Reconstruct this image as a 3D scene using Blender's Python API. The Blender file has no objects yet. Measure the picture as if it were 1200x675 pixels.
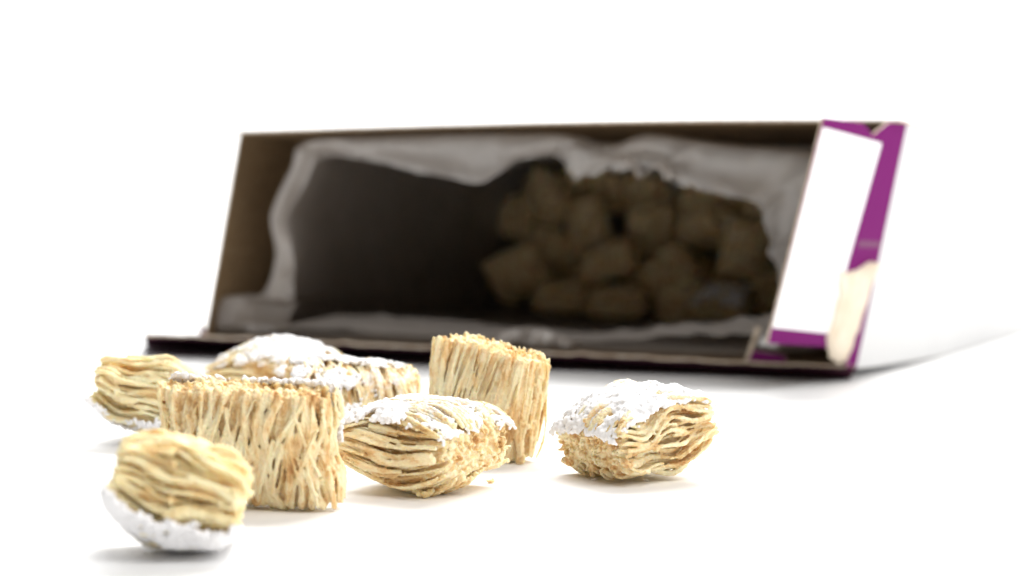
import bpy, bmesh, math, random
import numpy as np
from mathutils import Vector, Matrix

scene = bpy.context.scene
COL = scene.collection
MM = 0.001

# ------------------------------------------------------------------ camera
cam_d = bpy.data.cameras.new("camera")
cam = bpy.data.objects.new("camera", cam_d)
COL.objects.link(cam)
cam.location = (0, 0, 0.045)
cam.rotation_euler = (math.radians(90), 0, 0)
cam_d.sensor_width = 36.0
cam_d.lens = 36.0 * 2269 / 1200
cam_d.shift_y = -122.5 / 1200
cam_d.clip_start = 0.01
cam_d.clip_end = 20
cam_d.dof.use_dof = True
cam_d.dof.focus_distance = 0.288
cam_d.dof.aperture_fstop = 19
scene.camera = cam

# ------------------------------------------------------------------ light
world = bpy.data.worlds.new("World")
scene.world = world
world.use_nodes = True
bg = world.node_tree.nodes["Background"]
bg.inputs[0].default_value = (1.0, 0.99, 0.97, 1)
bg.inputs[1].default_value = 0.09


def lamp(name, loc, target, size, power, color=(1, 1, 1)):
    l = bpy.data.lights.new(name, 'AREA')
    l.shape = 'RECTANGLE'
    l.size, l.size_y = size
    l.energy = power
    l.color = color
    o = bpy.data.objects.new(name, l)
    COL.objects.link(o)
    o.location = loc
    o.rotation_euler = (Vector(target) - Vector(loc)).to_track_quat('-Z', 'Y').to_euler()
    return o


lamp("softbox_overhead", (0.25, 1.0, 0.95), (0.0, 0.40, 0), (0.8, 0.6), 17, (1, 0.985, 0.96))
lamp("softbox_side", (1.0, 0.05, 0.60), (0.03, 0.38, 0.02), (1.0, 0.7), 8.0, (1, 0.99, 0.97))
lamp("softbox_front", (0.28, -0.30, 1.0), (-0.02, 0.32, 0.0), (0.7, 0.5), 7.6, (1, 0.99, 0.97))
lamp("softbox_backdrop", (0.0, 1.1, 1.3), (0, 1.75, 0.3), (1.6, 0.5), 30)

scene.view_settings.view_transform = 'Standard'
scene.view_settings.look = 'None'
scene.view_settings.exposure = 0.0
scene.view_settings.gamma = 1.0
scene.render.engine = 'CYCLES'
scene.cycles.use_denoising = True
scene.cycles.max_bounces = 10
scene.cycles.diffuse_bounces = 6
scene.cycles.transmission_bounces = 6
scene.cycles.sample_clamp_indirect = 6


# ------------------------------------------------------------------ materials
def principled(name, color, rough=0.6, spec=0.3):
    m = bpy.data.materials.new(name)
    m.use_nodes = True
    b = m.node_tree.nodes["Principled BSDF"]
    b.inputs["Base Color"].default_value = (*color, 1)
    b.inputs["Roughness"].default_value = rough
    b.inputs["Specular IOR Level"].default_value = spec
    return m, m.node_tree, b


def noise(nt, scale, detail=4, vec=None, rough=0.55):
    n = nt.nodes.new("ShaderNodeTexNoise")
    n.inputs["Scale"].default_value = scale
    n.inputs["Detail"].default_value = detail
    n.inputs["Roughness"].default_value = rough
    if vec is not None:
        nt.links.new(vec, n.inputs["Vector"])
    return n


def ramp(nt, src, stops):
    r = nt.nodes.new("ShaderNodeValToRGB")
    e = r.color_ramp.elements
    while len(e) < len(stops):
        e.new(0.5)
    for i, (p, c) in enumerate(stops):
        e[i].position = p
        e[i].color = (*c, 1)
    nt.links.new(src, r.inputs[0])
    return r


def objcoord(nt, scale=(1, 1, 1)):
    t = nt.nodes.new("ShaderNodeTexCoord")
    mp = nt.nodes.new("ShaderNodeMapping")
    mp.inputs["Scale"].default_value = scale
    nt.links.new(t.outputs["Object"], mp.inputs["Vector"])
    return mp.outputs["Vector"]


def bump(nt, b, src, strength, dist):
    n = nt.nodes.new("ShaderNodeBump")
    n.inputs["Strength"].default_value = strength
    n.inputs["Distance"].default_value = dist
    nt.links.new(src, n.inputs["Height"])
    nt.links.new(n.outputs[0], b.inputs["Normal"])


def mat_wheat(name, cream, tan, brown, lo=0.36, hi=0.66, dust=True):
    m, nt, b = principled(name, cream, 0.62, 0.25)
    v = objcoord(nt, (1, 0.38, 1))                       # streaks follow the strands
    n1 = noise(nt, 420, 5, v)
    n2 = noise(nt, 1500, 3, v)
    mx = nt.nodes.new("ShaderNodeMath"); mx.operation = 'MULTIPLY_ADD'
    nt.links.new(n2.outputs[0], mx.inputs[0]); mx.inputs[1].default_value = 0.45
    nt.links.new(n1.outputs[0], mx.inputs[2])
    sb = nt.nodes.new("ShaderNodeMath"); sb.operation = 'SUBTRACT'
    nt.links.new(mx.outputs[0], sb.inputs[0]); sb.inputs[1].default_value = 0.225
    r = ramp(nt, sb.outputs[0], [(lo - 0.06, cream), (0.5, tuple(0.55 * p + 0.45 * q for p, q in zip(cream, tan))), (hi - 0.06, tan), (hi + 0.08, brown)])
    # powdered sugar caught between the strands, thinning out away from the frosted face
    tc = nt.nodes.new("ShaderNodeTexCoord")
    sp = nt.nodes.new("ShaderNodeSeparateXYZ"); nt.links.new(tc.outputs["Object"], sp.inputs[0])
    mr = nt.nodes.new("ShaderNodeMapRange")
    mr.inputs[1].default_value = 0.000; mr.inputs[2].default_value = 0.0065; mr.inputs[3].default_value = -0.60; mr.inputs[4].default_value = 0.06
    nt.links.new(sp.outputs[2], mr.inputs[0])
    nd = noise(nt, 900, 5, objcoord(nt), 0.7)
    ad = nt.nodes.new("ShaderNodeMath"); ad.operation = 'ADD'
    nt.links.new(mr.outputs[0], ad.inputs[0]); nt.links.new(nd.outputs[0], ad.inputs[1])
    rd = ramp(nt, ad.outputs[0], [(0.44, (0, 0, 0)), (0.60, (.85, .85, .85))])
    mxd = nt.nodes.new("ShaderNodeMix"); mxd.data_type = 'RGBA'
    nt.links.new(rd.outputs[0], mxd.inputs[0])
    nt.links.new(r.outputs[0], mxd.inputs[6]); mxd.inputs[7].default_value = (0.84, 0.82, 0.80, 1)
    nt.links.new((mxd if dust else r).outputs[2 if dust else 0], b.inputs["Base Color"])
    b.inputs["Subsurface Weight"].default_value = 0.42
    b.inputs["Subsurface Radius"].default_value = (0.0012, 0.0008, 0.0004)
    b.inputs["Subsurface Scale"].default_value = 1.0
    g = noise(nt, 2600, 3)
    g.noise_dimensions = '3D'
    nt.links.new(objcoord(nt), g.inputs["Vector"])
    bump(nt, b, g.outputs[0], 0.7, 0.00025)
    return m


M_WHEAT = mat_wheat("toasted_wheat", (0.91, 0.80, 0.54), (0.77, 0.55, 0.28), (0.50, 0.27, 0.10), 0.43, 0.64)
M_PLAIN = mat_wheat("plain_toasted_wheat", (0.91, 0.80, 0.54), (0.77, 0.55, 0.28), (0.50, 0.27, 0.10), 0.43, 0.64, False)
M_PALE = mat_wheat("pale_wheat", (0.93, 0.83, 0.54), (0.83, 0.63, 0.33), (0.56, 0.32, 0.12), 0.45, 0.68)

M_SUGAR, nt, b = principled("sugar_frosting", (0.86, 0.85, 0.855), 0.7, 0.15)
b.inputs["Subsurface Weight"].default_value = 0.25
b.inputs["Subsurface Radius"].default_value = (0.0008, 0.0008, 0.0008)
b.inputs["Subsurface Scale"].default_value = 1.0
bump(nt, b, noise(nt, 3000, 4, objcoord(nt)).outputs[0], 0.5, 0.00018)

M_FLOOR, nt, b = principled("white_acrylic_sweep", (0.9, 0.9, 0.9), 0.45, 0.25)

M_PRINT, nt, b = principled("white_printed_board", (0.76, 0.76, 0.765), 0.38, 0.4)
bump(nt, b, noise(nt, 90, 3, objcoord(nt)).outputs[0], 0.06, 0.002)

M_GLOSSW, nt, b = principled("white_flap_print", (0.88, 0.88, 0.88), 0.4, 0.3)
M_SIDE, nt, b = principled("shaded_white_side_print", (0.50, 0.50, 0.505), 0.5, 0.15)  # white panel toned down to grey in place of weaker light on it
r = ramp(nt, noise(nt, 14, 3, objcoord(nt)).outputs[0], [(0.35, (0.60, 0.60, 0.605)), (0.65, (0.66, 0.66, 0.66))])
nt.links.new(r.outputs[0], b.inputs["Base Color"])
M_PURPLE, nt, b = principled("purple_printed_board", (0.165, 0.012, 0.128), 0.55, 0.05)
bump(nt, b, noise(nt, 60, 3, objcoord(nt)).outputs[0], 0.08, 0.003)
M_DPURPLE, nt, b = principled("dark_purple", (0.13, 0.006, 0.085), 0.4, 0.4)

M_DEEP, nt, b = principled("shade_darkened_purple_print", (0.060, 0.022, 0.036), 0.8, 0.0)  # purple print darkened to carry the shade under the lower flap
M_BOARD, nt, b = principled("grey_brown_inner_board", (0.22, 0.15, 0.085), 0.8, 0.15)
v = objcoord(nt)
r = ramp(nt, noise(nt, 700, 5, v).outputs[0], [(0.3, (0.18, 0.118, 0.062)), (0.7, (0.26, 0.18, 0.102))])
nt.links.new(r.outputs[0], b.inputs["Base Color"])

M_EDGE, nt, b = principled("cream_board_edge", (0.66, 0.55, 0.42), 0.85, 0.1)
r = ramp(nt, noise(nt, 500, 4, objcoord(nt)).outputs[0], [(0.3, (0.50, 0.38, 0.28)), (0.65, (0.74, 0.64, 0.52))])
nt.links.new(r.outputs[0], b.inputs["Base Color"])

M_TORN, nt, b = principled("torn_paper_fibre", (0.80, 0.70, 0.57), 0.9, 0.1)
r = ramp(nt, noise(nt, 350, 6, objcoord(nt, (1, 1, 0.4))).outputs[0], [(0.3, (0.72, 0.60, 0.45)), (0.7, (0.86, 0.78, 0.66))])
nt.links.new(r.outputs[0], b.inputs["Base Color"])
bump(nt, b, noise(nt, 900, 5, objcoord(nt, (1, 1, 0.3))).outputs[0], 0.5, 0.0005)

# waxed paper: half reflecting, half letting light through
M_WAX = bpy.data.materials.new("waxed_paper")
M_WAX.use_nodes = True
nt = M_WAX.node_tree
nt.nodes.remove(nt.nodes["Principled BSDF"])
out = nt.nodes["Material Output"]
v = objcoord(nt)
r = ramp(nt, noise(nt, 160, 6, v, 0.65).outputs[0], [(0.3, (0.60, 0.55, 0.51)), (0.7, (0.70, 0.65, 0.61))])
dif = nt.nodes.new("ShaderNodeBsdfDiffuse")
trl = nt.nodes.new("ShaderNodeBsdfTranslucent")
gls = nt.nodes.new("ShaderNodeBsdfGlossy")
gls.inputs["Roughness"].default_value = 0.42
nt.links.new(r.outputs[0], dif.inputs[0])
nt.links.new(r.outputs[0], trl.inputs[0])
tsp = nt.nodes.new("ShaderNodeBsdfTransparent")
tsp.inputs[0].default_value = (0.9, 0.86, 0.8, 1)
m1 = nt.nodes.new("ShaderNodeMixShader"); m1.inputs[0].default_value = 0.42
nt.links.new(dif.outputs[0], m1.inputs[1]); nt.links.new(trl.outputs[0], m1.inputs[2])
m3 = nt.nodes.new("ShaderNodeMixShader"); m3.inputs[0].default_value = 0.34
nt.links.new(m1.outputs[0], m3.inputs[1]); nt.links.new(tsp.outputs[0], m3.inputs[2])
m2 = nt.nodes.new("ShaderNodeMixShader"); m2.inputs[0].default_value = 0.10
nt.links.new(m3.outputs[0], m2.inputs[1]); nt.links.new(gls.outputs[0], m2.inputs[2])
cr = noise(nt, 55, 4, v)
cr.noise_type = 'RIDGED_MULTIFRACTAL'
bn = nt.nodes.new("ShaderNodeBump"); bn.inputs["Strength"].default_value = 0.30; bn.inputs["Distance"].default_value = 0.0012
nt.links.new(cr.outputs[0], bn.inputs["Height"])
for n in (dif, trl, gls):
    nt.links.new(bn.outputs[0], n.inputs["Normal"])
nt.links.new(m2.outputs[0], out.inputs[0])


# ------------------------------------------------------------------ helpers
def link(name, me, parent=None):
    o = bpy.data.objects.new(name, me)
    COL.objects.link(o)
    if parent is not None:
        o.parent = parent
    return o


def tag(o, label=None, cat=None, group=None, kind=None):
    for k, val in (("label", label), ("category", cat), ("group", group), ("kind", kind)):
        if val:
            o[k] = val
    return o


def empty(name, loc):
    o = bpy.data.objects.new(name, None)
    o.empty_display_size = 0.01
    o.location = loc
    COL.objects.link(o)
    return o


def mesh_from(name, verts, faces, mats, midx=None, smooth=False):
    me = bpy.data.meshes.new(name)
    me.from_pydata([tuple(float(c) for c in p) for p in verts], [], faces)
    for m in mats:
        me.materials.append(m)
    if midx is not None:
        me.polygons.foreach_set("material_index", midx)
    if smooth:
        me.polygons.foreach_set("use_smooth", [True] * len(me.polygons))
    me.update()
    return me


def slab(outline, n, thick, top, under, edge):
    """A flat sheet of board: outline (world points in order), thickness along n, its own material on each side and on the edge."""
    k = len(outline)
    n = np.array(n, float)
    V = [np.array(p, float) for p in outline] + [np.array(p, float) - n * thick for p in outline]
    F = [list(range(k)), list(range(2 * k - 1, k - 1, -1))]
    I = [top, under]
    for i in range(k):
        j = (i + 1) % k
        F.append([i, k + i, k + j, j]); I.append(edge)
    return V, F, I


def merge(parts):
    V, F, I = [], [], []
    for v, f, i in parts:
        o = len(V)
        V += list(v); F += [[q + o for q in p] for p in f]; I += list(i)
    return V, F, I


class SinField:
    """A smooth random field made of a few sine waves."""
    def __init__(self, rng, freq, n=7, dim=3):
        self.k = rng.normal(size=(n, dim)) * freq
        self.p = rng.uniform(0, 2 * math.pi, n)
        self.a = 1 / math.sqrt(n / 2)

    def __call__(self, P):
        return np.sin(P @ self.k.T + self.p).sum(1) * self.a


# ------------------------------------------------------------------ setting
W2, Y0, Y1, R, TOP = 6.0, -3.0, 1.4, 0.5, 2.6
prof = [(Y0, 0.0), (Y1, 0.0)]
for i in range(1, 17):
    t = i / 16 * math.pi / 2
    prof.append((Y1 + R * math.sin(t), R - R * math.cos(t)))
prof.append((Y1 + R, TOP))
V = [(x, y, z) for y, z in prof for x in (-W2, W2)]
F = [[2 * i, 2 * i + 1, 2 * i + 3, 2 * i + 2] for i in range(len(prof) - 1)]
floor = link("floor", mesh_from("floor", V, F, [M_FLOOR], smooth=True))
tag(floor, "seamless white studio sweep that the biscuits and box lie on", None, None, "structure")

# ------------------------------------------------------------------ the carton
# local axes of the opening: u along it, d into the box, a up its leaning side
U = np.array([.883, -.469, 0]); D = np.array([.469, .883, 0]); ZZ = np.array([0, 0, 1.])
BR = np.array([78, 439, 3.]); BW = 183.0; BH = 56.0; BD = 178.0
BL = BR - BW * U
AX = (12.0 * U + BH * ZZ) / BH


def B(s, h, t):
    """Point of the box: s along the opening, h up, t deep (mm); the far end sits on the table and the lean fades towards it."""
    k = 1 - 0.75 * t / BD
    return BL + s * U + h * (ZZ + (12.0 / BH) * k * U) + t * D - ZZ * 2.75 * min(1.0, t / 70) ** 0.8


box = empty("cereal_box", tuple(B(BW / 2, 0, 0)[:2] * MM) + (0,))
BO = np.array(box.location)


def box_part(name, parts, mats, parent=None, smooth=False):
    Vv, Ff, Ii = merge(parts)
    Vv = [np.array(p) * MM - BO for p in Vv]
    return link(name, mesh_from(name, Vv, Ff, mats, Ii, smooth), parent or box)


def panel(c, inner, outer, edge, nt=14, na=8, th=0.6, bulge=0.0, dirn=None):
    """Curved board between four corners: c(a, t) gives the outer surface, dirn points inwards."""
    Vv, Ff, Ii = [], [], []
    for side in (0, 1):
        for i in range(na + 1):
            for j in range(nt + 1):
                p = c(i / na, j / nt)
                Vv.append(p + (dirn * th if side else 0))
    N = (na + 1) * (nt + 1)
    idx = lambda i, j, s: s * N + i * (nt + 1) + j
    for i in range(na):
        for j in range(nt):
            Ff.append([idx(i, j, 0), idx(i + 1, j, 0), idx(i + 1, j + 1, 0), idx(i, j + 1, 0)]); Ii.append(outer)
            Ff.append([idx(i, j, 1), idx(i, j + 1, 1), idx(i + 1, j + 1, 1), idx(i + 1, j, 1)]); Ii.append(inner)
    for i in range(na):
        for j in (0, nt):
            Ff.append([idx(i, j, 0), idx(i, j, 1), idx(i + 1, j, 1), idx(i + 1, j, 0)]); Ii.append(edge)
    for j in range(nt):
        for i in (0, na):
            Ff.append([idx(i, j, 0), idx(i, j + 1, 0), idx(i, j + 1, 1), idx(i, j, 1)]); Ii.append(edge)
    return Vv, Ff, Ii


bow = lambda x: math.sin(math.pi * x)
MB = [M_PRINT, M_BOARD, M_EDGE, M_PURPLE]
box_part("bottom_panel", [panel(lambda a, t: B(BW * a, 0, BD * t), 1, 0, 2, dirn=ZZ)], MB, smooth=False)
box_part("top_panel", [panel(lambda a, t: B(BW * a, BH + 1.2 * bow(a) * (1 - .4 * t), BD * t), 1, 0, 2, dirn=-ZZ)], MB)
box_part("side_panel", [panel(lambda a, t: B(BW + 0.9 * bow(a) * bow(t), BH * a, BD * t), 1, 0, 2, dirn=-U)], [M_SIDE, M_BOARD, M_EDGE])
box_part("side_panel", [panel(lambda a, t: B(0, BH * a, BD * t), 1, 0, 2, dirn=U)], MB)
box_part("end_panel", [panel(lambda a, t: B(BW * a, BH * t, BD - 0.3), 1, 0, 2, dirn=-D)], MB)

rnd = random.Random(4)
# lower flap, torn on a slant: long at one end, nearly nothing at the other
N = 60
front, hinge, fold_ = [], [], []
for i in range(N + 1):
    f = i / N
    k = 26.8 * (1 - f) ** 1.0 + 2.0 * f
    zf = 2.7 * (1 - f) + 0.15 * f
    p = BL + BW * f * U - k * D + ZZ * (zf + rnd.uniform(-.12, .12))
    p = p + U * 1.5 * (1 if i == 0 else 0)
    if rnd.random() < .16:
        p = p - D * rnd.uniform(.3, .9) + ZZ * rnd.uniform(.1, .45)
    front.append(p); hinge.append(BL + BW * f * U - 0.05 * D)
    fold_.append((BL + BW * f * U + 5.0 * D - U * (24 * (1 - f) ** 4 + 3 * f ** 4)) * np.array([1, 1, 0]) - ZZ * .02)  # added underside panel, flared out to block light below the flap
Vv, Ff, Ii = [], [], []
for i in range(N + 1):
    Vv += [hinge[i] + ZZ * .6, front[i] + ZZ * .6, front[i], fold_[i]]
for i in range(N):
    q, w = 4 * i, 4 * i + 4
    Ff += [[q, q + 1, w + 1, w], [q + 1, q + 2, w + 2, w + 1], [q + 2, q + 3, w + 3, w + 2]]; Ii += [1, 2, 3]
Ff += [[0, 3, 2, 1], [4 * N, 4 * N + 1, 4 * N + 2, 4 * N + 3]]; Ii += [3, 3]
box_part("bottom_flap", [(Vv, Ff, Ii)], [M_PRINT, M_BOARD, M_EDGE, M_DEEP])

# stub of the upper flap
Vv, Ff, Ii = [], [], []
for i in range(N + 1):
    f = i / N
    k = 6.8 - 1.2 * f + rnd.uniform(-.25, .25)
    h = B(BW * f, BH + 1.2 * bow(f), 0) - D * 0.05
    p = h - D * k - ZZ * (0.3 + .5 * math.sin(f * 5)) * .5
    Vv += [h, p, p - ZZ * .6, h - ZZ * .6]
for i in range(N):
    q, w = 4 * i, 4 * i + 4
    Ff += [[q, w, w + 1, q + 1], [q + 1, w + 1, w + 2, q + 2], [q + 2, w + 2, w + 3, q + 3]]; Ii += [0, 2, 1]
Ff += [[0, 1, 2, 3], [4 * N, 4 * N + 3, 4 * N + 2, 4 * N + 1]]; Ii += [2, 2]
box_part("top_flap", [(Vv, Ff, Ii)], MB)

# end flap standing forward beside the opening
PH = math.radians(15)
FD = -D * math.cos(PH) - U * math.sin(PH)
FN = np.cross(FD, AX); FN /= np.linalg.norm(FN)
if FN @ U < 0:
    FN = -FN
Fp = lambda p, q, n=0.0: BR + FD * p + AX * q + FN * n
flap = box_part("end_flap", [slab([Fp(0, 0), Fp(4, 0.6), Fp(7, 5.2), Fp(37.0, 8.1), Fp(33.4, 55.9), Fp(18, 55.2), Fp(13, 52.6), Fp(8, 55.4), Fp(0, 56)], FN, .55, 3, 1, 2)], MB)
pp = box_part("printed_panel", [slab([Fp(8.9, 50.9, .05), Fp(32.95, 53.9, .05), Fp(36.65, 11.4, .05), Fp(14.6, 8.9, .05)], FN, .045, 0, 0, 0)], [M_GLOSSW], flap)
st = box_part("dark_stripe", [slab([Fp(9.9, 29.4, .04), Fp(9.95, 27.9, .04), Fp(.3, 27.5, .04), Fp(.3, 29.0, .04)], FN, .035, 0, 0, 0)], [M_DPURPLE], flap)  # thin strip of darker purple across the flap
def ragged(P, rnd_, n=4, amp=.35):
    out_ = []
    for i_ in range(len(P)):
        p_, q_ = P[i_], P[(i_ + 1) % len(P)]
        for k_ in range(n):
            f_ = k_ / n
            out_.append((p_[0] * (1 - f_) + q_[0] * f_ + rnd_.uniform(-amp, amp), p_[1] * (1 - f_) + q_[1] * f_ + rnd_.uniform(-amp, amp)))
    return out_


torn = [(15.4, 22.7), (12.5, 22.2), (9.5, 22.5), (5.9, 23.9), (3.2, 24.6), (1.3, 23.8), (0.4, 22.2), (1.2, 18.9), (2.2, 12.2), (3.5, 6.5), (4.4, 2.3), (8, 1.8), (12.0, 3.5), (14.7, 7.1), (14.4, 12.8), (13.6, 17.5)]
torn = ragged(torn, rnd)
# fan of rings so the scrap bulges a little and its top edge curls off the flap
cx, cy = 7.6, 13.0
Vv, Ff, Ii = [Fp(cx, cy, .9)], [], []
K = len(torn)
for rr, hh in ((.35, .85), (.7, .7), (1.0, .25)):
    for (p, q) in torn:
        curl = 1.8 * max(0, (q - 19) / 5) ** 2 * max(0, 1 - abs(p - 3.5) / 7)
        Vv.append(Fp(cx + (p - cx) * rr, cy + (q - cy) * rr, hh + curl * rr + rnd.uniform(-.06, .06)))
for (p, q) in torn:
    Vv.append(Fp(p, q, .02))
for k in range(K):
    Ff.append([0, 1 + k, 1 + (k + 1) % K]); Ii.append(0)
    for r_ in range(3):
        a0 = 1 + r_ * K; a1 = a0 + K
        Ff.append([a0 + k, a1 + k, a1 + (k + 1) % K, a0 + (k + 1) % K]); Ii.append(0)
box_part("torn_patch", [(Vv, Ff, Ii)], [M_TORN], flap, smooth=True)
# scraps of board left under the flap
sc = lambda s, h, t: B(s, h, t)
tab = box_part("torn_tab", [slab([sc(157.5, .8, -2), sc(167, .7, -2.2), sc(166, 2.2, -1.2), sc(158, 3.2, -1)], -D, .5, 3, 1, 2),
                            slab([sc(158.6, 4.4, -.6), sc(163.5, 4.0, -.6), sc(163.0, 5.8, -.2), sc(158.9, 6.3, -.2)], -D, .5, 0, 0, 0),
                            slab([sc(156.6, .8, -1.9), sc(157.6, .8, -1.9), sc(158.4, 8.6, -.6), sc(157.3, 8.6, -.6)], -D, .5, 2, 2, 2)], MB)
scrap = box_part("torn_corner", [slab([sc(-1.0, 0.6, -.6), sc(-2.4, 4.8, -.6), sc(1.0, 1.5, -.6), sc(2, .7, -.6)], -D, .5, 3, 1, 2)], MB)
tag(box, "white and purple cereal carton lying open on its side", "cereal box")

# ------------------------------------------------------------------ waxed paper bag inside the carton
A_ = [(2.1, 1.6), (1.4, 11.0), (14.6, 12.4), (17.4, 22.7), (13.3, 34.1), (16.9, 46.5), (20.0, 53.4), (45.6, 54.6), (82.8, 54.9), (97.1, 54.3), (104, 51.5), (112, 52.2), (118.8, 54.1), (140.3, 51.4), (161.7, 49.2), (167, 39.1), (168, 25.3), (168, 13.4), (161.2, 3.0), (131.3, 1.6), (94.3, 1.6), (57.2, 1.4), (22.7, 1.4)]
B_ = [(22.6, 3.0), (23.2, 9.5), (23.7, 12.6), (22.3, 22.8), (17.6, 32.0), (20.6, 42.0), (26.2, 49.8), (47.3, 47.0), (72.2, 42.6), (84.4, 47.9), (95.6, 49.0), (102, 43.5), (118.2, 47.1), (129.2, 41.8), (147.4, 38.0), (150.6, 33.1), (155.9, 23.2), (159.7, 14.9), (159.2, 12.3), (130.3, 7.6), (103.1, 5.4), (57, 7.2), (30, 7.0)]
TB = [6, 5, 3, 4, 5, 5, 6, 6, 5, 5, 3, 2, 4, 5, 7, 9, 9, 9, 8, 9, 13, 18, 14]       # how deep the free edge lies
NC = 330


def resample(P, n):
    P = np.array(P, float)
    m = len(P)
    # same parameter for both curves: the index, so that pairs stay together; linear with a little smoothing
    x = np.arange(n) / n * m
    i = np.floor(x).astype(int) % m
    f = (x - np.floor(x))
    if P.ndim == 2:
        f = f[:, None]
    p0, p1, p2, p3 = P[(i - 1) % m], P[i], P[(i + 1) % m], P[(i + 2) % m]
    cr_ = .5 * (2 * p1 + (p2 - p0) * f + (2 * p0 - 5 * p1 + 4 * p2 - p3) * f ** 2 + (3 * p1 - p0 - 3 * p2 + p3) * f ** 3)
    return .75 * cr_ + .25 * (p1 * (1 - f) + p2 * f)


rng = np.random.default_rng(11)
RA, RB, RT = resample(A_, NC), resample(B_, NC), resample(TB, NC)
# deep ring hugs the carton walls; matched by the direction from the middle
ctr = np.array([90.0, 27.0])


def wall_pt(p, ins):
    v = p - ctr
    hx, hy = BW / 2 - ins - 1.0, BH / 2 - ins
    c = np.array([BW / 2, BH / 2])
    k = min(hx / max(1e-6, abs(v[0])), hy / max(1e-6, abs(v[1])))
    return c + v * k


class Creases:
    """Triangle waves in a few directions: flat facets that meet in sharp folds."""
    def __init__(self, rng, wl, n=5):
        v = rng.normal(size=(n, 3)); v /= np.linalg.norm(v, axis=1)[:, None]
        self.k = v / (wl * rng.uniform(.7, 1.5, n))[:, None]; self.p = rng.uniform(0, 1, n)

    def __call__(self, P):
        x = P @ self.k.T + self.p
        return (np.abs((x - np.floor(x)) * 2 - 1) * 2 - 1).sum(1) / math.sqrt(self.k.shape[0])


c1, c2 = Creases(rng, 26.0), Creases(rng, 9.0)
f1 = SinField(rng, 0.10); f2 = SinField(rng, 0.28); f3 = SinField(rng, 0.9)
rows = []
for t in np.linspace(173, 14, 24):
    w = np.array([wall_pt(p, 2.2 + 7 * max(0, (t - 138) / 35) ** 2) for p in RA])
    blend = max(0.0, 1 - (t - 14) / 55.0) ** 1.5 * 0.85
    q = w * (1 - blend) + RA * blend
    P3 = np.c_[q, np.full(NC, t)]
    cdir = (ctr - q); cdir /= np.linalg.norm(cdir, axis=1)[:, None] + 1e-9
    amp = f1(P3) * .6 + c1(P3) * .7 + c2(P3) * .22
    q = q + cdir * np.clip(amp + .5, 0, 3)[:, None]
    rows.append(np.c_[q, np.full(NC, t)])
rows.append(np.c_[RA * .97 + wall_pt(RA[0], 3) * 0 + ctr * .03, np.full(NC, 7.0)])
rows.append(np.c_[RA, np.full(NC, 3.2)])
L0 = np.linalg.norm(RB - RA, axis=1)
PLEAT = np.zeros(NC)
for _ in range(26):
    c0, w_, am = rng.uniform(0, NC), rng.uniform(2.5, 9), rng.choice([-1, 1]) * rng.uniform(.6, 2.4)
    dc = np.abs((np.arange(NC) - c0 + NC / 2) % NC - NC / 2)
    PLEAT += am * np.clip(1 - dc / w_, 0, 1)
for k in range(1, 15):
    g = k / 14
    q = RA * (1 - g) + RB * g
    fk = np.clip(RA[:, 0] / BW, 0, 1)
    low_ = np.clip((3.5 - RA[:, 1]) / 1.5, 0, 1) * np.minimum(6.5, .75 * (26.8 * (1 - fk) + 2 * fk) + 2.2)
    t0_ = 2.2 - low_
    t = t0_ + (RT - t0_) * g ** 1.4 - 1.3 * math.sin(math.pi * min(1, g * 1.2))
    P3 = np.c_[q, t]
    wr = PLEAT * (.4 + .6 * g) + c1(P3) * 1.1 + c2(P3) * .5 + f3(P3 * np.array([.6, .35, 1])) * .14
    t = t + wr * (0.35 + g) * np.clip(L0 / 6, .2, 1)
    if k == 14:
        jag = f3(P3 * .5) * .3
        lowT = (RB[:, 0] > 100) & (RB[:, 0] < 132) & (RB[:, 1] > 30)
        jag = jag + np.where(lowT, rng.uniform(-1.4, 1.0, NC), rng.uniform(-.08, .08, NC))
        dirv = (RB - RA) / (L0[:, None] + 1e-6)
        q = q + dirv * jag[:, None]
    rows.append(np.c_[q, np.where(low_ > .1, t, np.maximum(t, .3))])
Vv = []
for rw in rows:
    for s, h, t in rw:
        Vv.append(B(s, max(h, .95), t))
Ff = []
for r_ in range(len(rows) - 1):
    for c in range(NC):
        c2 = (c + 1) % NC
        Ff.append([r_ * NC + c, r_ * NC + c2, (r_ + 1) * NC + c2, (r_ + 1) * NC + c])
Ff.append(list(range(NC)))
bag = empty("liner_bag", tuple(BO))
sheet = link("sheet", mesh_from("sheet", [np.array(p) * MM - BO for p in Vv], Ff, [M_WAX], smooth=True), bag)
# crumpled torn edge lying on the lower sheet
Vv, Ff = [], []
n1, n2 = 46, 7
for i in range(n1):
    for j in range(n2):
        f = i / (n1 - 1); g = j / (n2 - 1)
        s = 84 + 26 * f
        h = 2.2 + 4.2 * math.sin(math.pi * g) ** .8 * (0.25 + .75 * bow(f)) + rnd.uniform(-.5, .5)
        t = 0.3 + 6 * g + 1.6 * math.sin(f * 19) + rnd.uniform(-.5, .5)
        Vv.append(B(s, h, t))
for i in range(n1 - 1):
    for j in range(n2 - 1):
        Ff.append([i * n2 + j, i * n2 + j + 1, (i + 1) * n2 + j + 1, (i + 1) * n2 + j])
link("crumpled_edge", mesh_from("crumpled_edge", [np.array(p) * MM - BO for p in Vv], Ff, [M_WAX], smooth=True), bag)
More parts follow.
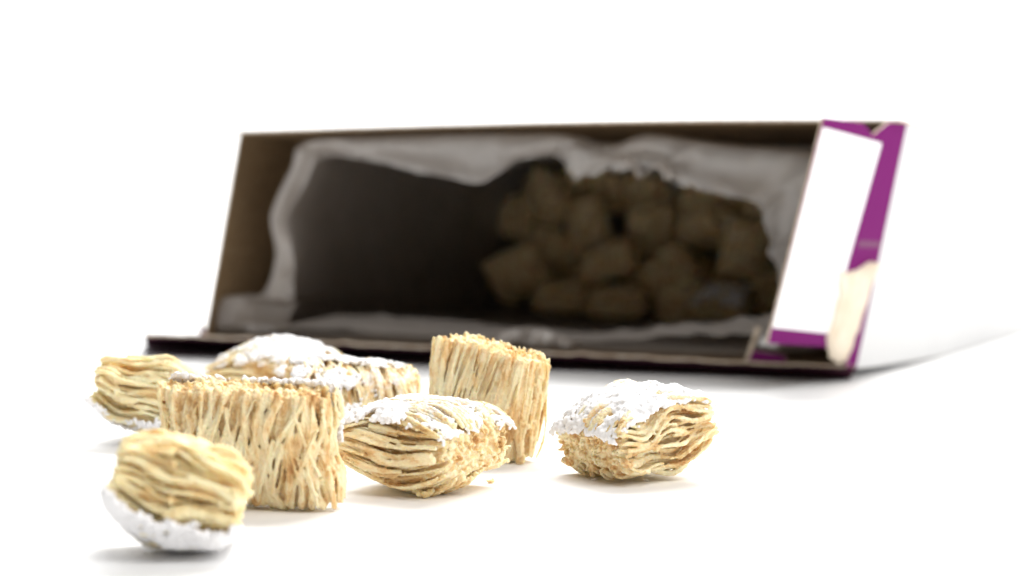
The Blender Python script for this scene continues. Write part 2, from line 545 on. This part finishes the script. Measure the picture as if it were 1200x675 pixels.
# curled torn edge hanging in the upper mouth of the bag
Vv, Ff = [], []
path_ = [(106, 48.2), (111, 47.8), (115.5, 47.2), (118, 45.4), (120.5, 43.0), (122.3, 44.2), (124.5, 45.7), (126.8, 44.0), (129.0, 42.4), (131.2, 43.4)]
n2 = 5
fine = []
for k in range(len(path_) - 1):
    for q in range(4):
        f = q / 4
        fine.append((path_[k][0] * (1 - f) + path_[k + 1][0] * f, path_[k][1] * (1 - f) + path_[k + 1][1] * f))
fine.append(path_[-1])
for i, (s_, h_) in enumerate(fine):
    wdt = 2.6 * math.sin(math.pi * (i + 1) / (len(fine) + 1)) ** .4
    for j in range(n2):
        g = j / (n2 - 1)
        Vv.append(B(s_ + rnd.uniform(-.15, .15) - .8 * g, h_ + wdt * (g ** 1.3) * .8 + rnd.uniform(-.12, .12), -1.6 + 4.4 * g - 1.2 * math.sin(math.pi * g) + rnd.uniform(-.2, .2)))
for i in range(len(fine) - 1):
    for j in range(n2 - 1):
        Ff.append([i * n2 + j, i * n2 + j + 1, (i + 1) * n2 + j + 1, (i + 1) * n2 + j])
link("torn_strip", mesh_from("torn_strip", [np.array(p) * MM - BO for p in Vv], Ff, [M_WAX]), bag)
tag(bag, "crumpled torn waxed paper bag lining the open carton", "liner bag")


# ------------------------------------------------------------------ shredded wheat biscuits
def tubes_mesh(paths, sides=6):
    """Closed tubes along many paths; each path is (points Kx3, radii K, flatten)."""
    Vs, Fs, o = [], [], 0
    ang = np.arange(sides) / sides * 2 * math.pi
    for P, rad in paths:
        K = len(P)
        T = np.gradient(P, axis=0); T /= np.linalg.norm(T, axis=1)[:, None] + 1e-9
        ref = np.array([1.0, 0, 0]) if abs(T[:, 0]).mean() < .8 else np.array([0, 0, 1.0])
        S = np.cross(T, ref); S /= np.linalg.norm(S, axis=1)[:, None] + 1e-9
        Q = np.cross(T, S)
        ring = P[:, None, :] + rad[:, None, None] * (np.cos(ang)[None, :, None] * S[:, None, :] + np.sin(ang)[None, :, None] * Q[:, None, :])
        Vs.append(ring.reshape(-1, 3))
        for k in range(K - 1):
            b0 = o + k * sides
            for s in range(sides):
                s2 = (s + 1) % sides
                Fs.append((b0 + s, b0 + s2, b0 + sides + s2, b0 + sides + s))
        Fs.append(tuple(o + s for s in range(sides - 1, -1, -1)))
        Fs.append(tuple(o + (K - 1) * sides + s for s in range(sides)))
        o += K * sides
    return np.concatenate(Vs), Fs


GRAIN = bpy.data.textures.new("grain", 'CLOUDS')
GRAIN.noise_scale = 0.30
GRAIN.noise_depth = 3


def remesh(V, F, voxel, smooth_it=0, smooth_f=.5, grain=0.0):
    """Fuse overlapping closed shapes into one skin (in mm); returns a mesh scaled to metres."""
    me = bpy.data.meshes.new("tmp")
    me.from_pydata(V.tolist() if hasattr(V, "tolist") else V, [], F)
    o = bpy.data.objects.new("tmp", me)
    COL.objects.link(o)
    m = o.modifiers.new("r", 'REMESH'); m.mode = 'VOXEL'; m.voxel_size = voxel
    if grain:
        d_ = o.modifiers.new('d', 'DISPLACE'); d_.texture = GRAIN; d_.strength = grain; d_.mid_level = .5; d_.texture_coords = 'LOCAL'
    if smooth_it:
        s = o.modifiers.new("s", 'SMOOTH'); s.iterations = smooth_it; s.factor = smooth_f
    dg = bpy.context.evaluated_depsgraph_get()
    r = bpy.data.meshes.new_from_object(o.evaluated_get(dg))
    bpy.data.objects.remove(o); bpy.data.meshes.remove(me)
    co = np.empty(len(r.vertices) * 3, np.float32); r.vertices.foreach_get("co", co)
    r.vertices.foreach_set("co", co * MM)
    r.polygons.foreach_set("use_smooth", np.ones(len(r.polygons), bool))
    r.update()
    return r


ICO = bmesh.new(); bmesh.ops.create_icosphere(ICO, subdivisions=1, radius=1.0)
ICO_V = np.array([v.co[:] for v in ICO.verts]); ICO_F = [tuple(v.index for v in f.verts) for f in ICO.faces]; ICO.free()


def blobs(C, Rr):
    Vs = (C[:, None, :] + ICO_V[None] * Rr[:, None, None]).reshape(-1, 3)
    n = len(ICO_V)
    Fs = [tuple(i * n + q for q in f) for i in range(len(C)) for f in ICO_F]
    return Vs, Fs


def biscuit(seed, a, b, c, voxel, layers=13, pitch=.76, slant=.12, frost=None, e=.34, rad=.31, messy=.34, loose=10, core=.80, cx_=.84, pw=2.1):
    """A pillow of shredded wheat: layers of strands along y, pinched at +-y, the cut ends at +-x show the layers.
    frost = (side, cover, drip) puts sugar on the +z face. Returns (wheat mesh, sugar mesh or None)."""
    rng = np.random.default_rng(seed)
    fx, fz, fe = SinField(rng, .30), SinField(rng, .34), SinField(rng, .5)
    K = 20
    paths, tops = [], []
    for li, v in enumerate(np.linspace(-1, 1, layers)):
        outer = abs(v) > .9
        aa = a * (1 - .13 * v * v + rng.normal() * .02)
        x = -aa + rng.uniform(0, .6)
        pt = pitch * (0.74 if outer else 1.05)
        base_sl = rng.normal() * slant * .5
        while x < aa:
            L = b * (1 - abs(rng.normal()) * .05) * (1 - .10 * (x / a) ** 4)
            y0, y1 = -L, L
            if not outer and rng.random() < (.5 if abs(x) > .7 * a else .2):
                if rng.random() < .5: y0 = rng.uniform(-.4, .3) * L
                else: y1 = rng.uniform(-.3, .4) * L
            y = np.linspace(y0, y1, K)
            sl = base_sl + rng.normal() * slant
            yy = np.clip(np.abs(y / b), 0, 1)
            pr = e + (1 - e) * (1 - yy ** pw) ** .75
            px = 1 - .30 * min(1, abs(x / a)) ** 4
            P = np.c_[np.full(K, x), y, np.full(K, v * c)]
            xs = x + sl * y + fx(P + li * 7.3) * .45 + rng.normal() * .1
            xs = np.clip(xs, -a * 1.01 - rng.random() * .3, a * 1.01 + rng.random() * .3)
            zs = c * v * pr * px + fz(P + x) * messy + rng.normal() * (.10 if outer else .24)
            r = rad * rng.uniform(.65, 1.35) * (1 + .22 * fe(P * 2.0 + x))
            r *= np.where(yy > .93, .8, 1)
            Q = np.c_[xs, y, zs]
            paths.append((Q, np.clip(r, .17, .7)))
            if v > .5:
                tops.append((Q, v, r))
            x += pt * rng.uniform(.72, 1.3)
    # loose crossing strands on both faces and torn ends sticking out
    for _ in range(loose):
        v = rng.choice([-1, 1]); x = rng.uniform(-.9, .9) * a
        L = rng.uniform(.25, .7) * b; ym = rng.uniform(-.4, .4) * b
        y = np.linspace(ym - L, ym + L, 12)
        yy = np.clip(abs(y / b), 0, 1)
        pr = e + (1 - e) * (1 - yy ** pw) ** .75
        xs = np.clip(x + rng.choice([-1, 1]) * rng.uniform(.2, .5) * (y - ym), -a, a)
        zs = v * (c * pr * (1 - .3 * abs(x / a) ** 4) + .25)
        paths.append((np.c_[xs, y, zs], np.full(12, rad * rng.uniform(.6, .9))))
    V, F = tubes_mesh(paths)
    # packed heart of the biscuit, seen at the bottom of the gaps
    g1, g2 = 16, 16
    xs_, ys_ = np.meshgrid(np.linspace(-cx_, cx_, g1), np.linspace(-.90, .90, g2), indexing="ij")
    zz_ = core * c * (e + (1 - e) * (1 - np.abs(ys_) ** pw) ** .75) * (1 - .30 * np.abs(xs_) ** 4)
    up = np.c_[(xs_ * a).ravel(), (ys_ * b).ravel(), zz_.ravel()]
    dn = up * np.array([1, 1, -1.0])
    o = len(V); n_ = g1 * g2
    V = np.concatenate([V, up, dn])
    for i_ in range(g1 - 1):
        for j_ in range(g2 - 1):
            q = o + i_ * g2 + j_
            F.append((q, q + g2, q + g2 + 1, q + 1)); F.append((q + n_, q + n_ + 1, q + n_ + g2 + 1, q + n_ + g2))
    for i_ in range(g1 - 1):
        for j_ in (0, g2 - 1):
            q = o + i_ * g2 + j_
            f4 = (q, q + n_, q + n_ + g2, q + g2)
            F.append(f4 if j_ == 0 else f4[::-1])
    for j_ in range(g2 - 1):
        for i_ in (0, g1 - 1):
            q = o + i_ * g2 + j_
            f4 = (q, q + 1, q + n_ + 1, q + n_)
            F.append(f4 if i_ == 0 else f4[::-1])
    # crumbs baked on the pinched edges and ends
    m = int(120 * rad / .44)
    idx = rng.integers(0, len(V), 4000)
    cand = V[idx]
    sel = cand[(np.abs(cand[:, 1]) > .86 * b) | (np.abs(cand[:, 0]) > .93 * a)][:m]
    if len(sel):
        bv, bf = blobs(sel, rng.uniform(.25, .6, len(sel)))
        o = len(V)
        V = np.concatenate([V, bv]); F = F + [tuple(q + o for q in f) for f in bf]
    wheat = remesh(V, F, voxel, 1, .12, .34)
    sugar = None
    if frost:
        cover, drip = frost
        fm, fd, fh = SinField(rng, .34), SinField(rng, .8), SinField(rng, 2.2)
        st_ = .42
        gx, gy = np.meshgrid(np.arange(-a, a, st_), np.arange(-b, b, st_), indexing="ij")
        gx = gx.ravel() + rng.normal(size=gx.size) * .16; gy = gy.ravel() + rng.normal(size=gy.size) * .16
        yy = np.clip(np.abs(gy / b), 0, 1); xx = np.clip(np.abs(gx / a), 0, 1)
        z = c * (e + (1 - e) * (1 - yy ** pw) ** .75) * (1 - .30 * xx ** 4)
        P = np.c_[gx, gy, z]
        edge = np.maximum(xx, yy)
        sc_ = fm(P) * .42 + fd(P) * .36 + fh(P) * .30 + cover - drip * np.clip(edge - .7, 0, 1) * 4
        k_ = sc_ > 0
        C = P[k_]; C[:, 2] += .46 + fh(C * .7 + 9) * .12 + fd(C * 1.3) * .12 + rng.normal(size=len(C)) * .09
        Rr = np.clip(.26 + .2 * sc_[k_], .2, .5) * rng.uniform(.8, 1.2, len(C))
        # sugar hanging over the rim
        rim = C[np.maximum(np.abs(C[:, 0] / a), np.abs(C[:, 1] / b)) > .88]
        ex_ = []
        for p in rim:
            for q in range(rng.integers(0, 2)):
                ex_.append(p * np.array([1.01, 1.01, 1]) - np.array([0, 0, .42 * (q + 1)]) + rng.normal(size=3) * .18)
        if ex_:
            C = np.concatenate([C, np.array(ex_)]); Rr = np.concatenate([Rr, rng.uniform(.24, .40, len(ex_))])
        if len(C):
            sv, sf = blobs(C, Rr)
            sugar = remesh(sv, sf, max(.15, voxel * .95), 3, .5, .26)
    return wheat, sugar


def frame(ex, ez):
    """Rotation whose x axis is ex and whose z axis is as near ez as it can be."""
    ex = Vector(ex).normalized(); ez = Vector(ez)
    ez = (ez - ex * ez.dot(ex)).normalized()
    ey = ez.cross(ex)
    return Matrix((ex, ey, ez)).transposed().to_quaternion()


def place(o, kids, xy, ex, ez, sink=.15):
    o.rotation_mode = 'QUATERNION'
    q = frame(ex, ez); o.rotation_quaternion = q
    R3 = np.array(q.to_matrix())
    zmin = 1e9
    for me in [k.data for k in kids]:
        co = np.empty(len(me.vertices) * 3, np.float32); me.vertices.foreach_get("co", co)
        zmin = min(zmin, float((co.reshape(-1, 3) @ R3[2]).min()))
    o.location = (xy[0] * MM, xy[1] * MM, -zmin - sink * MM)


def make(label, xy, ex, ez, mat, sink=.15, **kw):
    w, s = biscuit(**kw)
    w.materials.append(mat)
    w.name = "cereal_biscuit"
    o = link("cereal_biscuit", w)
    kids = [o]
    if s:
        s.materials.append(M_SUGAR); s.name = "sugar_frosting"
        kids.append(link("sugar_frosting", s, o))
    tag(o, label, "cereal", "shredded wheat biscuits spilled in front of the box")
    place(o, kids, xy, ex, ez, sink)
    return o


VX = .13
# on its edge, flat strand side to the camera
make("unfrosted cereal biscuit standing on edge behind the tipped one, broad face of upright strands", (-36.4, 269), (.94, -.30, -.02), (.30, .92, .20), M_PLAIN,
     seed=3, a=12.4, b=8.5, c=5.2, voxel=VX, frost=(.0, .1), slant=.24, e=.36, loose=40, rad=.33)
# tipped, layered end to the camera, sugar underneath
make("pale tipped cereal biscuit closest to the camera, layered end upward, sugar crust along its underside", (-40.6, 236), (.14, -.97, .18), (-.28, -.14, -.95), M_PALE, .7,
     seed=8, a=7.8, b=8.2, c=5.9, voxel=VX, frost=(1.7, -.1), slant=.08, e=.42, layers=12, core=.6, cx_=.62, pw=2.3, rad=.33, messy=.46)
# flat, frosted top
make("frosted oval cereal biscuit lying flat with layered end, small crumb stuck below it", (-13, 285), (-.50, -.86, -.02), (-.05, -.20, .97), M_WHEAT, .3,
     seed=21, a=10.0, b=9.6, c=5.6, voxel=VX, frost=(.62, .25), slant=.14, e=.50, messy=.50, loose=0, cx_=.70, pw=2.6)
# standing, strands upright
make("plain toasted cereal biscuit standing upright with fine parallel strands, right in front of the carton", (-4, 316), (.80, -.56, -.19), (.58, .80, .02), M_PLAIN,
     seed=34, a=9.8, b=8.9, c=5.4, voxel=VX, slant=.06, e=.58, frost=None, loose=0, rad=.32)
# apart from the rest
make("thickly frosted cereal biscuit lying alone, apart from the other seven", (19, 297), (.50, -.86, .02), (-.12, -.26, .95), M_WHEAT, .3,
     seed=55, a=9.2, b=9.4, c=5.7, voxel=VX, frost=(.85, .0), slant=.14, e=.40, messy=.54, loose=0, cx_=.70, pw=2.3)
make("pale unfrosted-topped cereal biscuit at the rear beside the edge-standing one, sugar only below", (-61.0, 336), (-.22, -.93, .20), (-.22, -.22, -.95), M_PALE, .4,
     seed=62, a=9.0, b=9.8, c=6.0, voxel=.15, frost=(.8, .0), slant=.08, e=.46, layers=12, cx_=.65, rad=.32, messy=.46)
make("sugar-covered cereal biscuit mound at the rear of the cluster, next to the carton's lower flap", (-44, 364), (-.40, -.90, -.14), (-.05, -.42, .90), M_WHEAT, .3,
     seed=71, a=9.4, b=10.6, c=6.6, voxel=.16, frost=(.50, .1), slant=.16, e=.22, loose=0)
make("half frosted cereal biscuit between the edge-standing one and the sugar-covered mound", (-27.0, 330), (.93, .22, -.10), (-.10, -.56, .82), M_WHEAT, .3,
     seed=83, a=10.8, b=8.8, c=5.6, voxel=.15, frost=(.10, .1), slant=.24, e=.32, loose=24)

# crumbs on the sweep
crng = np.random.default_rng(5)


def crumb(label, xy, size, mat):
    paths = []
    for _ in range(7):
        c0 = crng.normal(size=3) * np.array([.40, .34, .16]) * size; c0[2] = abs(c0[2]) + size * .2
        dv = crng.normal(size=3) * np.array([1, 1, .35]); dv /= np.linalg.norm(dv)
        t_ = np.linspace(-.5, .5, 6)[:, None]
        paths.append((c0 + dv * t_ * size * .9 + crng.normal(size=(6, 3)) * size * .05, np.full(6, size * crng.uniform(.14, .24))))
    v_, f_ = tubes_mesh(paths)
    me = remesh(v_, f_, size * .07, 1, .3, size * .12); me.materials.append(mat); me.name = "crumb"
    o = link("crumb", me)
    co = np.empty(len(me.vertices) * 3, np.float32); me.vertices.foreach_get("co", co)
    o.location = (xy[0] * MM, xy[1] * MM, -float(co[2::3].min()))
    tag(o, label, "crumb", "crumbs on the white surface")


crumb("cream crumb touching the bottom of the flat frosted biscuit", (-12.6, 277.5), 1.7, M_PALE)
crumb("tiny crumb under the lone frosted biscuit", (20.3, 292.5), .45, M_SUGAR)
crumb("white speck of sugar beside the lone frosted biscuit's lower left", (12.5, 293.5), .5, M_SUGAR)
crumb("short broken strand on the white surface between the two standing biscuits", (-3.5, 291), .8, M_WHEAT)
crumb("speck of crumb just before the edge-standing biscuit", (-28.0, 268.5), .4, M_PALE)

# ------------------------------------------------------------------ biscuits still in the bag
lw = [biscuit(seed=90 + i, a=11.5, b=9.6, c=6.4, voxel=.42, frost=fr, loose=6, layers=8, pitch=1.3, rad=.55) for i, fr in enumerate((None, (.4, .05), (-.1, .05)))]
for w, s in lw:
    w.materials.append(M_PLAIN); w.name = "cereal_biscuit_low"
    if s:
        s.materials.append(M_SUGAR); s.name = "sugar_frosting_low"
HEAP = "cereal biscuits left in the bag"
inner = [  # s, t, z (mm), which mesh, label
    (34, 117, 16.5, 0, "big dim biscuit standing at the bag heap's front where the empty bag begins"),
    (54.3, 109.4, 9.4, 0, "small flat oval biscuit at the foot of the heap, nearest the bag's mouth"),
    (72, 112, 8.2, 0, "flat biscuit on the bag floor beside the small oval one"),
    (64, 124, 21.0, 0, "biscuit lying on top of the two flat ones inside the bag"),
    (82.9, 127, 16.5, 0, "tilted biscuit in the bag between the one on top and the upright one"),
    (89, 118, 9.5, 0, "narrow upright biscuit on the bag floor left of the white-topped one"),
    (102, 121, 8.6, 1, "white-topped biscuit on the bag floor beside the raised bag edge"),
    (104, 137, 24.5, 0, "dim biscuit upright at the heap's edge above the white-topped one"),
]
deep = [(36, 139, 22), (17, 150, 11), (17, 151, 33), (33, 158, 42), (46, 164, 44), (58, 166, 42), (76, 159, 36), (47, 142, 31), (30, 146, 40), (88, 160, 38),
        (50, 136, 9), (72, 141, 10), (92, 143, 11), (68, 146, 30), (88, 146, 31), (104, 156, 40), (112, 142, 9), (120, 150, 24), (60, 156, 16), (82, 160, 14)]
inner += [(s, t, z, 0, "biscuit in the dark heap at the back of the bag") for i, (s, t, z) in enumerate(deep)]
poses = {0: ((.85, -.35, .35), (.4, .8, .3)), 1: ((.9, -.3, 0), (.0, -.2, 1)), 2: ((.95, -.2, 0), (.05, -.15, 1)), 3: ((.8, -.4, .25), (-.2, -.4, .8)), 4: ((.7, -.3, .6), (.2, -.7, .6)),
         5: ((.2, -.4, .95), (.8, .5, 0)), 6: ((.9, -.4, 0), (0, -.3, .9)), 7: ((.2, .1, 1), (.1, -1, .1))}
prng = np.random.default_rng(17)
for i, (s, t, z, k, lab) in enumerate(inner):
    w, su = lw[k]
    o = link("cereal_biscuit", w)
    if su:
        link("sugar_frosting", su, o)
    p = B(s - 3.7, 0, t + 8) * MM
    o.rotation_mode = 'QUATERNION'
    if i in poses:
        o.rotation_quaternion = frame(*poses[i])
    else:
        o.rotation_quaternion = frame(prng.normal(size=3), prng.normal(size=3))
    o.location = (p[0], p[1], z * MM)
    sc1 = .74 if i == 1 else 0.80
    o.scale = (sc1,) * 3
    tag(o, lab, "cereal", HEAP)
